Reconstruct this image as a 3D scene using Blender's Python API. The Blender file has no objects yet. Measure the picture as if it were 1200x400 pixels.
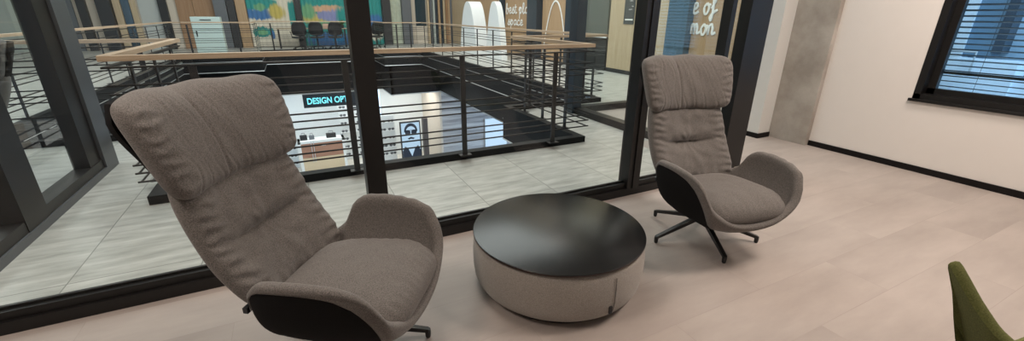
import bpy, bmesh, math, random
from math import sin, cos, pi, radians, sqrt, exp
from mathutils import Vector, Matrix, noise
random.seed(7)
SC = bpy.context.scene
COL = SC.collection

# ------------------------------------------------------------------ materials
def new_mat(name):
    m = bpy.data.materials.new(name); m.use_nodes = True
    nt = m.node_tree
    return m, nt, nt.nodes['Principled BSDF']

def plain(name, col, rough=.5, metal=0, spec=.5, vary=0.06, scale=30, bump=0):
    """solid colour with a faint procedural variation"""
    m, nt, b = new_mat(name)
    N, L = nt.nodes, nt.links
    tc = N.new('ShaderNodeTexCoord'); nz = N.new('ShaderNodeTexNoise')
    nz.inputs['Scale'].default_value = scale; nz.inputs['Detail'].default_value = 3
    L.new(tc.outputs['Object'], nz.inputs['Vector'])
    mx = N.new('ShaderNodeMixRGB')
    mx.inputs[1].default_value = [max(0, c*(1-vary)) for c in col]+[1]
    mx.inputs[2].default_value = [min(1, c*(1+vary)) for c in col]+[1]
    L.new(nz.outputs['Fac'], mx.inputs[0]); L.new(mx.outputs[0], b.inputs['Base Color'])
    b.inputs['Roughness'].default_value = rough; b.inputs['Metallic'].default_value = metal
    b.inputs['Specular IOR Level'].default_value = spec
    if bump:
        bp = N.new('ShaderNodeBump'); bp.inputs['Strength'].default_value = bump; bp.inputs['Distance'].default_value = .01
        L.new(nz.outputs['Fac'], bp.inputs['Height']); L.new(bp.outputs[0], b.inputs['Normal'])
    return m

def melange(name, c1, c2, scale=520, bump=.25, sheen=.2):
    m, nt, b = new_mat(name)
    N, L = nt.nodes, nt.links
    tc = N.new('ShaderNodeTexCoord')
    n1 = N.new('ShaderNodeTexNoise'); n1.inputs['Scale'].default_value = scale; n1.inputs['Detail'].default_value = 2
    n2 = N.new('ShaderNodeTexNoise'); n2.inputs['Scale'].default_value = 260; n2.inputs['Detail'].default_value = 4
    L.new(tc.outputs['Object'], n1.inputs['Vector']); L.new(tc.outputs['Object'], n2.inputs['Vector'])
    ad = N.new('ShaderNodeMath'); ad.operation = 'ADD'
    L.new(n1.outputs['Fac'], ad.inputs[0]); L.new(n2.outputs['Fac'], ad.inputs[1])
    cr = N.new('ShaderNodeValToRGB'); cr.color_ramp.elements[0].position = .36; cr.color_ramp.elements[1].position = .64
    cr.color_ramp.elements[0].color = (*c1, 1); cr.color_ramp.elements[1].color = (*c2, 1)
    ml = N.new('ShaderNodeMath'); ml.operation = 'MULTIPLY'; ml.inputs[1].default_value = .5
    L.new(ad.outputs[0], ml.inputs[0]); L.new(ml.outputs[0], cr.inputs[0]); L.new(cr.outputs[0], b.inputs['Base Color'])
    b.inputs['Roughness'].default_value = .95; b.inputs['Specular IOR Level'].default_value = .15
    b.inputs['Sheen Weight'].default_value = sheen; b.inputs['Sheen Roughness'].default_value = .5
    bp = N.new('ShaderNodeBump'); bp.inputs['Strength'].default_value = bump; bp.inputs['Distance'].default_value = .002
    L.new(n1.outputs['Fac'], bp.inputs['Height']); L.new(bp.outputs[0], b.inputs['Normal'])
    return m

def emit(name, col, strength):
    m = bpy.data.materials.new(name); m.use_nodes = True
    nt = m.node_tree; nt.nodes.clear()
    e = nt.nodes.new('ShaderNodeEmission'); o = nt.nodes.new('ShaderNodeOutputMaterial')
    e.inputs[0].default_value = (*col, 1); e.inputs[1].default_value = strength
    nt.links.new(e.outputs[0], o.inputs[0]); return m

def glass(name, tint=(1, 1, 1), refl=1.0):
    m = bpy.data.materials.new(name); m.use_nodes = True
    nt = m.node_tree; nt.nodes.clear(); N, L = nt.nodes, nt.links
    t = N.new('ShaderNodeBsdfTransparent'); t.inputs[0].default_value = (*tint, 1)
    g = N.new('ShaderNodeBsdfGlossy'); g.inputs['Roughness'].default_value = .0; g.inputs[0].default_value = (refl, refl, refl, 1)
    f = N.new('ShaderNodeFresnel'); f.inputs[0].default_value = 1.4
    mx = N.new('ShaderNodeMixShader'); o = N.new('ShaderNodeOutputMaterial')
    ge = N.new('ShaderNodeNewGeometry'); sb = N.new('ShaderNodeMath'); sb.operation = 'SUBTRACT'; sb.inputs[0].default_value = 1
    ml = N.new('ShaderNodeMath'); ml.operation = 'MULTIPLY'
    L.new(ge.outputs['Backfacing'], sb.inputs[1]); L.new(sb.outputs[0], ml.inputs[0]); L.new(f.outputs[0], ml.inputs[1])
    L.new(ml.outputs[0], mx.inputs[0]); L.new(t.outputs[0], mx.inputs[1]); L.new(g.outputs[0], mx.inputs[2]); L.new(mx.outputs[0], o.inputs[0])
    return m

def tiles(name, c1, c2, grout, bw, rh, offset, shift, streak, rough, mortar=.004, rot90=False, blotch=1.0, spec=.4, groutmix=1.0):
    """stone / vinyl tiles in world metres with streaks along X"""
    m, nt, b = new_mat(name); N, L = nt.nodes, nt.links
    tc = N.new('ShaderNodeTexCoord')
    mp = N.new('ShaderNodeMapping'); mp.inputs['Location'].default_value = (*shift, 0)
    if rot90: mp.inputs['Rotation'].default_value = (0, 0, pi/2)
    L.new(tc.outputs['Object'], mp.inputs['Vector'])
    br = N.new('ShaderNodeTexBrick'); br.offset = offset; br.squash = 1
    br.inputs['Scale'].default_value = 1; br.inputs['Brick Width'].default_value = bw; br.inputs['Row Height'].default_value = rh
    br.inputs['Mortar Size'].default_value = mortar; br.inputs['Mortar Smooth'].default_value = .1
    br.inputs['Color1'].default_value = (0, 0, 0, 1); br.inputs['Color2'].default_value = (1, 1, 1, 1); br.inputs['Mortar'].default_value = (.5, .5, .5, 1)
    L.new(mp.outputs[0], br.inputs['Vector'])
    sm = N.new('ShaderNodeMapping'); sm.inputs['Scale'].default_value = streak
    L.new(tc.outputs['Object'], sm.inputs['Vector'])
    # per tile shift of the streaks
    va = N.new('ShaderNodeVectorMath'); va.operation = 'MULTIPLY_ADD'; va.inputs[1].default_value = (3, 7, 0)
    L.new(br.outputs['Color'], va.inputs[0]); L.new(sm.outputs[0], va.inputs[2])
    n1 = N.new('ShaderNodeTexNoise'); n1.inputs['Scale'].default_value = 1; n1.inputs['Detail'].default_value = 8; n1.inputs['Roughness'].default_value = .62
    L.new(va.outputs[0], n1.inputs['Vector'])
    cr = N.new('ShaderNodeValToRGB'); cr.color_ramp.elements[0].position = .5-.22/blotch; cr.color_ramp.elements[1].position = .5+.2/blotch
    cr.color_ramp.elements[0].color = (*c1, 1); cr.color_ramp.elements[1].color = (*c2, 1)
    L.new(n1.outputs['Fac'], cr.inputs[0])
    # tile to tile tone
    hs = N.new('ShaderNodeHueSaturation')
    mr = N.new('ShaderNodeMapRange'); mr.inputs['To Min'].default_value = .965; mr.inputs['To Max'].default_value = 1.025
    L.new(br.outputs['Color'], mr.inputs['Value']); L.new(mr.outputs[0], hs.inputs['Value']); L.new(cr.outputs[0], hs.inputs['Color'])
    mx = N.new('ShaderNodeMixRGB'); mx.inputs[2].default_value = (*grout, 1)
    gm = N.new('ShaderNodeMath'); gm.operation = 'MULTIPLY'; gm.inputs[1].default_value = groutmix
    L.new(br.outputs['Fac'], gm.inputs[0]); L.new(gm.outputs[0], mx.inputs[0]); L.new(hs.outputs[0], mx.inputs[1])
    L.new(mx.outputs[0], b.inputs['Base Color'])
    b.inputs['Roughness'].default_value = rough; b.inputs['Specular IOR Level'].default_value = spec
    bp = N.new('ShaderNodeBump'); bp.inputs['Strength'].default_value = .08; bp.inputs['Distance'].default_value = .003
    L.new(n1.outputs['Fac'], bp.inputs['Height']); L.new(bp.outputs[0], b.inputs['Normal'])
    return m

def wood(name, c1, c2, axis='Z', rough=.5, scale=1.0):
    m, nt, b = new_mat(name); N, L = nt.nodes, nt.links
    tc = N.new('ShaderNodeTexCoord'); mp = N.new('ShaderNodeMapping')
    s = {'X': (1.2, 22, 22), 'Y': (22, 1.2, 22), 'Z': (22, 22, 1.2)}[axis]
    mp.inputs['Scale'].default_value = [k*scale for k in s]
    L.new(tc.outputs['Object'], mp.inputs['Vector'])
    n = N.new('ShaderNodeTexNoise'); n.inputs['Scale'].default_value = 1; n.inputs['Detail'].default_value = 6; n.inputs['Distortion'].default_value = .6
    L.new(mp.outputs[0], n.inputs['Vector'])
    cr = N.new('ShaderNodeValToRGB'); cr.color_ramp.elements[0].position = .3; cr.color_ramp.elements[1].position = .7
    cr.color_ramp.elements[0].color = (*c1, 1); cr.color_ramp.elements[1].color = (*c2, 1)
    L.new(n.outputs['Fac'], cr.inputs[0]); L.new(cr.outputs[0], b.inputs['Base Color'])
    b.inputs['Roughness'].default_value = rough
    return m

def concrete(name, c1, c2, scale=3, rough=.8):
    m, nt, b = new_mat(name); N, L = nt.nodes, nt.links
    tc = N.new('ShaderNodeTexCoord')
    n = N.new('ShaderNodeTexNoise'); n.inputs['Scale'].default_value = scale; n.inputs['Detail'].default_value = 9; n.inputs['Roughness'].default_value = .6
    L.new(tc.outputs['Object'], n.inputs['Vector'])
    cr = N.new('ShaderNodeValToRGB'); cr.color_ramp.elements[0].position = .35; cr.color_ramp.elements[1].position = .66
    cr.color_ramp.elements[0].color = (*c1, 1); cr.color_ramp.elements[1].color = (*c2, 1)
    L.new(n.outputs['Fac'], cr.inputs[0]); L.new(cr.outputs[0], b.inputs['Base Color'])
    b.inputs['Roughness'].default_value = rough
    bp = N.new('ShaderNodeBump'); bp.inputs['Strength'].default_value = .15; bp.inputs['Distance'].default_value = .01
    L.new(n.outputs['Fac'], bp.inputs['Height']); L.new(bp.outputs[0], b.inputs['Normal'])
    return m

def mural(name, stops, seed, cream=None, cream_lo=.5):
    """streaky painted curtain: colour blotches stretched downwards, pleats across"""
    m, nt, b = new_mat(name); N, L = nt.nodes, nt.links
    tc = N.new('ShaderNodeTexCoord'); mp = N.new('ShaderNodeMapping')
    mp.inputs['Scale'].default_value = (1.1, 1, .75); mp.inputs['Location'].default_value = (seed, 0, seed*.7)
    L.new(tc.outputs['Object'], mp.inputs['Vector'])
    mp2 = N.new('ShaderNodeMapping'); mp2.inputs['Scale'].default_value = (9, 1, .5)
    L.new(tc.outputs['Object'], mp2.inputs['Vector'])
    n2 = N.new('ShaderNodeTexNoise'); n2.inputs['Scale'].default_value = 1.5; n2.inputs['Detail'].default_value = 4
    L.new(mp2.outputs[0], n2.inputs['Vector'])
    n1 = N.new('ShaderNodeTexNoise'); n1.inputs['Scale'].default_value = 1.25; n1.inputs['Detail'].default_value = 1.5
    L.new(mp.outputs[0], n1.inputs['Vector'])
    a = N.new('ShaderNodeMath'); a.operation = 'MULTIPLY_ADD'; a.inputs[1].default_value = .22; a.inputs[2].default_value = -.11
    L.new(n2.outputs['Fac'], a.inputs[0])
    s = N.new('ShaderNodeMath'); s.operation = 'ADD'; L.new(a.outputs[0], s.inputs[0]); L.new(n1.outputs['Fac'], s.inputs[1])
    cr = N.new('ShaderNodeValToRGB')
    el = cr.color_ramp.elements
    while len(el) > 1: el.remove(el[-1])
    el[0].position = stops[0][0]; el[0].color = (*stops[0][1], 1)
    for p, c in stops[1:]:
        e = el.new(p); e.color = (*c, 1)
    L.new(s.outputs[0], cr.inputs[0])
    L.new(cr.outputs[0], b.inputs['Base Color']); b.inputs['Roughness'].default_value = .8
    return m

M = {}
M['fabric'] = melange('grey_melange_fabric', (.066, .061, .057), (.212, .195, .183))
M['fabric_pouf'] = melange('grey_pouf_fabric', (.235, .218, .20), (.42, .392, .362))
M['shell'] = melange('black_shell_fabric', (.004, .004, .0045), (.011, .0105, .011), bump=.15, sheen=0)
M['black_metal'] = plain('black_powder_coat', (.011, .011, .012), .42)
M['frame'] = plain('dark_bronze_aluminium', (.008, .0075, .0075), .42, 0, .4)
M['sash'] = plain('grey_blue_aluminium', (.075, .082, .092), .4)
M['table_top'] = plain('black_satin_laminate', (.006, .0065, .007), .27, 0, .5, .05, 60)
M['table_edge'] = plain('dark_brown_edge', (.03, .014, .012), .4)
M['floor'] = tiles('beige_concrete_vinyl', (.312, .273, .249), (.432, .380, .350), (.27, .232, .212), 1.25, .3135, .5, (.43, -.157, 0)[:2], (.9, 3.2, 1), .5, .0016, blotch=1.0, spec=.3, groutmix=.36)
M['travertine'] = tiles('pale_travertine', (.27, .27, .25), (.56, .555, .525), (.21, .21, .195), 1.226, .613, 0, (0.33, 0.035), (2.6, 13, 1), .35, .0035, rot90=True, blotch=1.0)
M['wall'] = plain('white_wall_paint', (.72, .69, .66), .85, 0, .2, .02, 8)
M['wall_cool'] = plain('light_grey_wall_paint', (.66, .66, .64), .85, 0, .2, .02, 8)
M['ceiling'] = plain('ceiling_paint', (.75, .74, .72), .9)
M['baseboard'] = plain('black_baseboard', (.006, .005, .005), .5, 0, .2)
M['concrete'] = concrete('raw_concrete', (.30, .27, .235), (.46, .43, .39), scale=2.6)
M['concrete_side'] = concrete('raw_concrete_side', (.22, .17, .13), (.33, .26, .21))
M['glass'] = glass('clear_glass', (.965, .98, .975))
M['glass_window'] = glass('window_glass', (.85, .95, 1.0))
M['rail_wood'] = wood('oak_handrail', (.42, .29, .19), (.60, .44, .31), 'X', .45)
M['rail_wood_y'] = wood('oak_handrail_along', (.42, .29, .19), (.60, .44, .31), 'Y', .45)
M['rail_metal'] = plain('charcoal_rail_steel', (.016, .015, .016), .4)
M['rod'] = plain('black_rod_steel', (.02, .02, .022), .28, .6)
M['fascia'] = plain('black_slab_cladding', (.006, .007, .008), .6, 0, .2)
M['trim_metal'] = plain('bright_edge_metal', (.55, .58, .60), .3, .7)
M['oak'] = wood('oak_panel', (.38, .24, .13), (.48, .325, .195), 'Z', .5)
M['oak_pale'] = wood('pale_oak_panel', (.45, .34, .215), (.54, .425, .29), 'Z', .5)
M['brown_wood'] = wood('brown_wood_door', (.27, .145, .07), (.36, .21, .115), 'Z', .45)
M['cream'] = plain('cream_panel', (.62, .54, .45), .7)
M['grey_panel'] = plain('sage_grey_panel', (.43, .46, .43), .6)
M['slate'] = plain('slate_column', (.12, .13, .145), .5)
M['charcoal'] = plain('charcoal_column', (.028, .029, .032), .45)
M['navy'] = plain('navy_steel', (.022, .035, .05), .35)
M['teal_glass'] = plain('dark_teal_glass', (.02, .045, .06), .12)
M['mint'] = plain('mint_white_lacquer', (.56, .68, .66), .35, vary=.03)
M['black_plastic'] = plain('black_plastic', (.012, .013, .015), .5)
M['white'] = plain('white_lacquer', (.85, .87, .88), .45, vary=.02)
M['white_text'] = plain('white_vinyl_lettering', (.86, .85, .82), .6, vary=.02)
M['stripe'] = None
M['green'] = melange('olive_green_felt', (.062, .066, .019), (.115, .122, .037), 300, sheen=.04)
M['green_inner'] = melange('olive_green_felt_lining', (.10, .108, .036), (.17, .18, .066), 300, sheen=.04)
M['counter_brown'] = wood('red_brown_counter', (.30, .15, .10), (.40, .22, .15), 'X', .4)
M['counter_beige'] = plain('beige_laminate', (.62, .50, .34), .5)
M['shop_white'] = plain('shop_white', (.75, .78, .78), .5, vary=.02)
M['leaf'] = plain('plant_green', (.06, .12, .04), .6, vary=.3)
M['pot'] = plain('blush_pot', (.60, .40, .32), .6)

def stripe_mat():
    m, nt, b = new_mat('grey_striped_stone'); N, L = nt.nodes, nt.links
    tc = N.new('ShaderNodeTexCoord'); mp = N.new('ShaderNodeMapping'); mp.inputs['Scale'].default_value = (.35, 1, 7)
    L.new(tc.outputs['Object'], mp.inputs['Vector'])
    n = N.new('ShaderNodeTexNoise'); n.inputs['Scale'].default_value = 1.0; n.inputs['Detail'].default_value = 5
    L.new(mp.outputs[0], n.inputs['Vector'])
    cr = N.new('ShaderNodeValToRGB'); cr.color_ramp.elements[0].position = .36; cr.color_ramp.elements[1].position = .62
    cr.color_ramp.elements[0].color = (.20, .19, .20, 1); cr.color_ramp.elements[1].color = (.52, .51, .51, 1)
    L.new(n.outputs['Fac'], cr.inputs[0]); L.new(cr.outputs[0], b.inputs['Base Color']); b.inputs['Roughness'].default_value = .5
    return m
M['stripe'] = stripe_mat()

CREAM = (.66, .60, .50); TEAL = (.03, .27, .25); BLUE = (.06, .17, .38); YEL = (.52, .42, .12); GRN = (.16, .36, .20); LAV = (.25, .27, .48); PEACH = (.62, .38, .24)
def painted(name, base, blobs):
    """painted cloth: soft edged colour patches (object x, z), their edges running down in streaks"""
    m, nt, b = new_mat(name); N, L = nt.nodes, nt.links
    tc = N.new('ShaderNodeTexCoord'); mp = N.new('ShaderNodeMapping'); mp.inputs['Scale'].default_value = (11, 0, .9)
    L.new(tc.outputs['Object'], mp.inputs['Vector'])
    n = N.new('ShaderNodeTexNoise'); n.inputs['Scale'].default_value = 1; n.inputs['Detail'].default_value = 4
    L.new(mp.outputs[0], n.inputs['Vector'])
    cur = None
    for cx, cz, rx, rz, col, soft in blobs:
        q = N.new('ShaderNodeMapping'); q.inputs['Location'].default_value = (-cx/rx, 0, -cz/rz); q.inputs['Scale'].default_value = (1/rx, 0, 1/rz)
        L.new(tc.outputs['Object'], q.inputs['Vector'])
        ln = N.new('ShaderNodeVectorMath'); ln.operation = 'LENGTH'; L.new(q.outputs[0], ln.inputs[0])
        ad = N.new('ShaderNodeMath'); ad.operation = 'MULTIPLY_ADD'; ad.inputs[1].default_value = 1.3; L.new(n.outputs['Fac'], ad.inputs[0]); L.new(ln.outputs['Value'], ad.inputs[2])
        mr = N.new('ShaderNodeMapRange'); mr.interpolation_type = 'SMOOTHSTEP'; mr.inputs['From Min'].default_value = 1.65-soft; mr.inputs['From Max'].default_value = 1.65+soft
        mr.inputs['To Min'].default_value = 1; mr.inputs['To Max'].default_value = 0; L.new(ad.outputs[0], mr.inputs['Value'])
        mx = N.new('ShaderNodeMixRGB'); L.new(mr.outputs[0], mx.inputs[0])
        if cur is None: mx.inputs[1].default_value = (*base, 1)
        else: L.new(cur, mx.inputs[1])
        mx.inputs[2].default_value = (*col, 1); cur = mx.outputs[0]
    L.new(cur, b.inputs['Base Color']); b.inputs['Roughness'].default_value = .8
    return m
# curtain object space: x across from the middle, z up from the floor
M['mural_a'] = painted('painted_curtain_cream', CREAM, [(-.55, 1.75, .75, .30, TEAL, .12), (-.45, 1.33, .55, .22, BLUE, .2), (.18, 1.42, .30, .28, YEL, .3), (-.42, 1.60, .2, .15, GRN, .2), (.78, 1.35, .16, .6, TEAL, .12), (-.45, .62, .42, .20, TEAL, .1), (-.45, .60, .2, .10, GRN, .2), (-.10, .5, .08, .16, BLUE, .15), (.3, 2.3, .9, .35, CREAM, .2)])
M['mural_b'] = painted('painted_curtain_teal', TEAL, [(-.75, 1.15, .5, .24, YEL, .3), (-.15, 1.55, .9, .16, PEACH, .25), (-.35, 1.3, .35, .18, LAV, .3), (.05, 1.22, .40, .30, LAV, .25), (-1.0, 1.45, .25, .3, GRN, .3), (.55, 1.25, .4, .5, TEAL, .3), (-.3, .95, .8, .12, GRN, .3), (-.2, .25, .9, .32, BLUE, .2), (.1, .3, .25, .2, (.03, .22, .45), .3)])
M['mural_c'] = painted('painted_curtain_strip', TEAL, [(0, 1.1, .5, .25, BLUE, .3), (.1, .5, .3, .3, CREAM, .2)])

# ------------------------------------------------------------------ mesh helpers
class MB:
    def __init__(s): s.bm = bmesh.new()
    def box(s, x0, x1, y0, y1, z0, z1, bevel=0, rot=None):
        r = bmesh.ops.create_cube(s.bm, size=1)
        vs = r['verts']
        c = Vector(((x0+x1)/2, (y0+y1)/2, (z0+z1)/2)); d = Vector((abs(x1-x0), abs(y1-y0), abs(z1-z0)))
        for v in vs:
            p = Vector((v.co.x*d.x, v.co.y*d.y, v.co.z*d.z))
            if rot is not None: p = rot @ p
            v.co = c + p
        if bevel:
            es = list({e for v in vs for e in v.link_edges})
            bmesh.ops.bevel(s.bm, geom=es, offset=bevel, segments=2, profile=.6, affect='EDGES')
        return s
    def bar(s, p0, p1, w, h, up=(0, 0, 1), w1=None, h1=None):
        """tapered rectangular bar from p0 to p1"""
        p0, p1 = Vector(p0), Vector(p1); d = (p1-p0).normalized()
        side = d.cross(Vector(up)).normalized(); u = side.cross(d)
        rings = []
        for p, ww, hh in ((p0, w, h), (p1, w1 or w, h1 or h)):
            rings.append([s.bm.verts.new(p+side*a*ww/2+u*b*hh/2) for a, b in ((-1, -1), (1, -1), (1, 1), (-1, 1))])
        a, b = rings
        for i in range(4): s.bm.faces.new((a[i], a[(i+1) % 4], b[(i+1) % 4], b[i]))
        s.bm.faces.new(a[::-1]); s.bm.faces.new(b)
        return s
    def tube(s, pts, r, n=8, cap=True):
        pts = [Vector(p) for p in pts]; rings = []
        for i, p in enumerate(pts):
            d = (pts[min(i+1, len(pts)-1)]-pts[max(i-1, 0)]).normalized()
            a = Vector((0, 0, 1)) if abs(d.z) < .9 else Vector((1, 0, 0))
            u = d.cross(a).normalized(); w = u.cross(d)
            rr = r[i] if isinstance(r, (list, tuple)) else r
            rings.append([s.bm.verts.new(p+(u*cos(2*pi*k/n)+w*sin(2*pi*k/n))*rr) for k in range(n)])
        for a, b in zip(rings, rings[1:]):
            for k in range(n): s.bm.faces.new((a[k], a[(k+1) % n], b[(k+1) % n], b[k]))
        if cap: s.bm.faces.new(rings[0][::-1]); s.bm.faces.new(rings[-1])
        return s
    def lathe(s, prof, n=48, c=(0, 0, 0)):
        rings = []
        for r, z in prof:
            if r < 1e-6: rings.append([s.bm.verts.new((c[0], c[1], c[2]+z))])
            else: rings.append([s.bm.verts.new((c[0]+r*cos(2*pi*k/n), c[1]+r*sin(2*pi*k/n), c[2]+z)) for k in range(n)])
        for a, b in zip(rings, rings[1:]):
            for k in range(n):
                k2 = (k+1) % n
                if len(a) == 1 and len(b) == 1: continue
                if len(a) == 1: s.bm.faces.new((a[0], b[k], b[k2]))
                elif len(b) == 1: s.bm.faces.new((a[k], a[k2], b[0]))
                else: s.bm.faces.new((a[k], a[k2], b[k2], b[k]))
        return s
    def rings(s, R, closed=True, cap0=False, cap1=False):
        V = [[s.bm.verts.new(p) for p in r] for r in R]
        for a, b in zip(V, V[1:]):
            n = len(a)
            for k in range(n if closed else n-1):
                s.bm.faces.new((a[k], a[(k+1) % n], b[(k+1) % n], b[k]))
        if cap0: s.bm.faces.new(V[0][::-1])
        if cap1: s.bm.faces.new(V[-1])
        return s
    def prism(s, poly, axis, a0, a1):
        """extrude a 2D polygon along an axis; poly coords are the other two axes in order"""
        def P(p, a):
            return {'x': (a, p[0], p[1]), 'y': (p[0], a, p[1]), 'z': (p[0], p[1], a)}[axis]
        A = [s.bm.verts.new(P(p, a0)) for p in poly]; B = [s.bm.verts.new(P(p, a1)) for p in poly]
        n = len(poly)
        for i in range(n): s.bm.faces.new((A[i], A[(i+1) % n], B[(i+1) % n], B[i]))
        s.bm.faces.new(A[::-1]); s.bm.faces.new(B)
        return s
    def build(s, name, mat, parent=None, smooth=False, angle=40, loc=None):
        bmesh.ops.recalc_face_normals(s.bm, faces=s.bm.faces[:])
        me = bpy.data.meshes.new(name); s.bm.to_mesh(me); s.bm.free()
        me.materials.append(mat)
        if smooth:
            me.polygons.foreach_set('use_smooth', [True]*len(me.polygons))
            me.set_sharp_from_angle(angle=radians(angle))
        o = bpy.data.objects.new(name, me); COL.objects.link(o)
        if parent: o.parent = parent
        if loc: o.location = loc
        return o

def empty(name, loc=(0, 0, 0), rz=0):
    o = bpy.data.objects.new(name, None); COL.objects.link(o)
    o.location = loc; o.rotation_euler.z = rz; o.empty_display_size = .1
    return o
def tag(o, label, cat, group=None):
    o['label'] = label; o['category'] = cat
    if group: o['group'] = group
    return o
def struct(o, label=None, cat=None):
    o['kind'] = 'structure'
    if label: o['label'] = label
    if cat: o['category'] = cat
    return o
def kids(o): return [c for c in COL.objects if c.parent == o]
def copy_tree(o, parent=None):
    c = o.copy(); COL.objects.link(c)
    if parent: c.parent = parent
    for ch in kids(o): copy_tree(ch, c)
    return c
def smoothstep(a, b, x):
    t = max(0, min(1, (x-a)/(b-a))); return t*t*(3-2*t)
def interp(tab, x):
    """monotone table lookup with smooth (Catmull) interpolation; tab = [(x, value or tuple)]"""
    if x <= tab[0][0]: return tab[0][1]
    if x >= tab[-1][0]: return tab[-1][1]
    for i in range(len(tab)-1):
        if tab[i][0] <= x <= tab[i+1][0]:
            t = (x-tab[i][0])/(tab[i+1][0]-tab[i][0])
            p = [tab[max(0, min(len(tab)-1, j))][1] for j in (i-1, i, i+1, i+2)]
            f = lambda a, b, c, d: .5*((2*b)+(-a+c)*t+(2*a-5*b+4*c-d)*t*t+(-a+3*b-3*c+d)*t**3)
            if isinstance(p[0], (tuple, list)): return tuple(f(*q) for q in zip(*p))
            return f(*p)

# ------------------------------------------------------------------ camera
cam = bpy.data.cameras.new('camera'); co = bpy.data.objects.new('camera', cam); COL.objects.link(co)
cam.sensor_width = 36; cam.lens = 493.65/1200*36; cam.clip_start = .02; cam.clip_end = 200
roll, pitch, yaw = radians(.5468), radians(20.2467), radians(-27.0384)
right = Vector((cos(yaw), sin(yaw), 0)); fw0 = Vector((-sin(yaw), cos(yaw), 0)); up0 = Vector((0, 0, 1))
fwd = cos(pitch)*fw0 - sin(pitch)*up0; up = cos(pitch)*up0 + sin(pitch)*fw0
r2 = cos(roll)*right + sin(roll)*up; u2 = cos(roll)*up - sin(roll)*right
co.matrix_world = Matrix(((r2.x, u2.x, -fwd.x, 0), (r2.y, u2.y, -fwd.y, 0), (r2.z, u2.z, -fwd.z, 1.38), (0, 0, 0, 1)))
SC.camera = co

# ================================================================== SETTING: the lounge room
GY = 2.395            # front face of the glass wall
XR = 5.19             # right wall
ZC = 2.85             # ceiling
XL, YB = -3.2, -3.2   # left and rear ends of the room
WX0, WX1 = XL, 3.39

struct(MB().box(XL, XR+.25, YB, GY+.09, -.06, 0).box(3.39, 7.5, GY+.09, 3.56, -.06, 0).box(3.66, 7.5, 3.56, 5.2, -.06, 0).build('floor', M['floor']))
struct(MB().box(XL-.15, XR+.4, YB-.15, 3.56, ZC, ZC+.1).box(3.66, 7.5, 3.56, 5.2, ZC, ZC+.1).build('ceiling', M['ceiling']))
# right wall with the window opening (sill at .67)
WZ0, WZ1, WYa, WYb = .675, 2.35, -.9, 1.84
m = MB()
m.box(XR, XR+.28, YB, 2.63, -.06, WZ0); m.box(XR, XR+.28, YB, 2.63, WZ1, ZC)
m.box(XR, XR+.28, YB, WYa, WZ0, WZ1); m.box(XR, XR+.28, WYb, 2.63, WZ0, WZ1)
struct(m.build('wall_right', M['wall']))
# white box of wall in the alcove behind the pillar, and the alcove's rear
struct(MB().box(4.914, 7.5, 3.07, 3.56, -.06, ZC).build('wall_alcove', M['wall_cool']))
struct(MB().box(XL-.15, XR+.4, YB-.15, YB, -.06, ZC).build('wall_rear', M['wall']))
struct(MB().box(XL-.15, XL, YB, GY+.12, -.06, ZC).build('wall_left', M['wall']))
# raw concrete pillar set into the right wall
struct(MB().box(5.125, 5.47, 2.63, 3.07, -.06, ZC, bevel=.006).build('concrete_pillar', M['concrete']))
# baseboards
struct(MB().box(XR-.014, XR, YB, 2.625, 0, .058).build('baseboard_right', M['baseboard']))
struct(MB().box(4.90, 5.125, 3.056, 3.07, 0, .058).box(4.90, 4.914, 3.07, 3.56, 0, .058).build('baseboard_alcove', M['baseboard']))
# window in the right wall
w = struct(empty('window_1', (XR, (WYa+WYb)/2, WZ0)))
def L(x, y, z): return (x-XR, y-(WYa+WYb)/2, z-WZ0)
def lbox(mb, x0, x1, y0, y1, z0, z1, bevel=0):
    c = (WYa+WYb)/2
    return mb.box(x0-XR, x1-XR, y0-c, y1-c, z0-WZ0, z1-WZ0, bevel)
f = MB()
lbox(f, XR-.005, XR+.16, WYb-.055, WYb, WZ0, WZ1); lbox(f, XR-.005, XR+.16, WYa, WYa+.055, WZ0, WZ1)
lbox(f, XR-.005, XR+.16, WYa, WYb, WZ0, WZ0+.05); lbox(f, XR-.005, XR+.16, WYa, WYb, WZ1-.055, WZ1)
f.build('window_frame', M['frame'], w)
f = MB()
for a, b in ((WYb-.11, WYb-.055), (WYa+.055, WYa+.11), (.42, .50)): lbox(f, XR+.09, XR+.15, a, b, WZ0+.05, WZ1-.05)
lbox(f, XR+.09, XR+.15, WYa+.05, WYb-.05, WZ0+.05, WZ0+.10); lbox(f, XR+.09, XR+.15, WYa+.05, WYb-.05, WZ1-.11, WZ1-.05)
f.build('window_sash', M['frame'], w)
lbox(MB(), XR-.03, XR+.02, WYa-.02, WYb+.02, WZ0-.022, WZ0+.004, .004).build('window_sill', M['frame'], w)
lbox(MB(), XR+.115, XR+.125, WYa+.08, WYb-.08, WZ0+.08, WZ1-.08).build('pane', M['glass_window'], w)
# outside venetian blind
bl = tag(empty('venetian_blind', (XR+.24, (WYa+WYb)/2, WZ1)), 'dark horizontal slat blind hanging outside the black framed window', 'blind')
f = MB(); z = WZ0+.07
rt = Matrix.Rotation(radians(10), 3, 'Y')
while z < WZ1-.08:
    f.box(-.03, .03, WYa-(WYa+WYb)/2+.01, (WYb-WYa)/2-.01, z-WZ1-.0025, z-WZ1+.0025, rot=rt); z += .0475
f.build('slat_stack', M['black_metal'], bl)
MB().box(-.04, .04, -(WYb-WYa)/2+.01, (WYb-WYa)/2-.01, -.07, 0).build('head_rail', M['black_metal'], bl)
MB().box(-.03, .03, -(WYb-WYa)/2+.01, (WYb-WYa)/2-.01, -WZ1+.905, -WZ1+.925).build('stiffening_bar', M['black_metal'], bl)
for y in (-1.1, -.3, .5, 1.05): MB().tube([(0, y, -.06), (0, y, WZ0-WZ1+.04)], .0015, 5).build('ladder_cord', M['black_metal'], bl)

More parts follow.
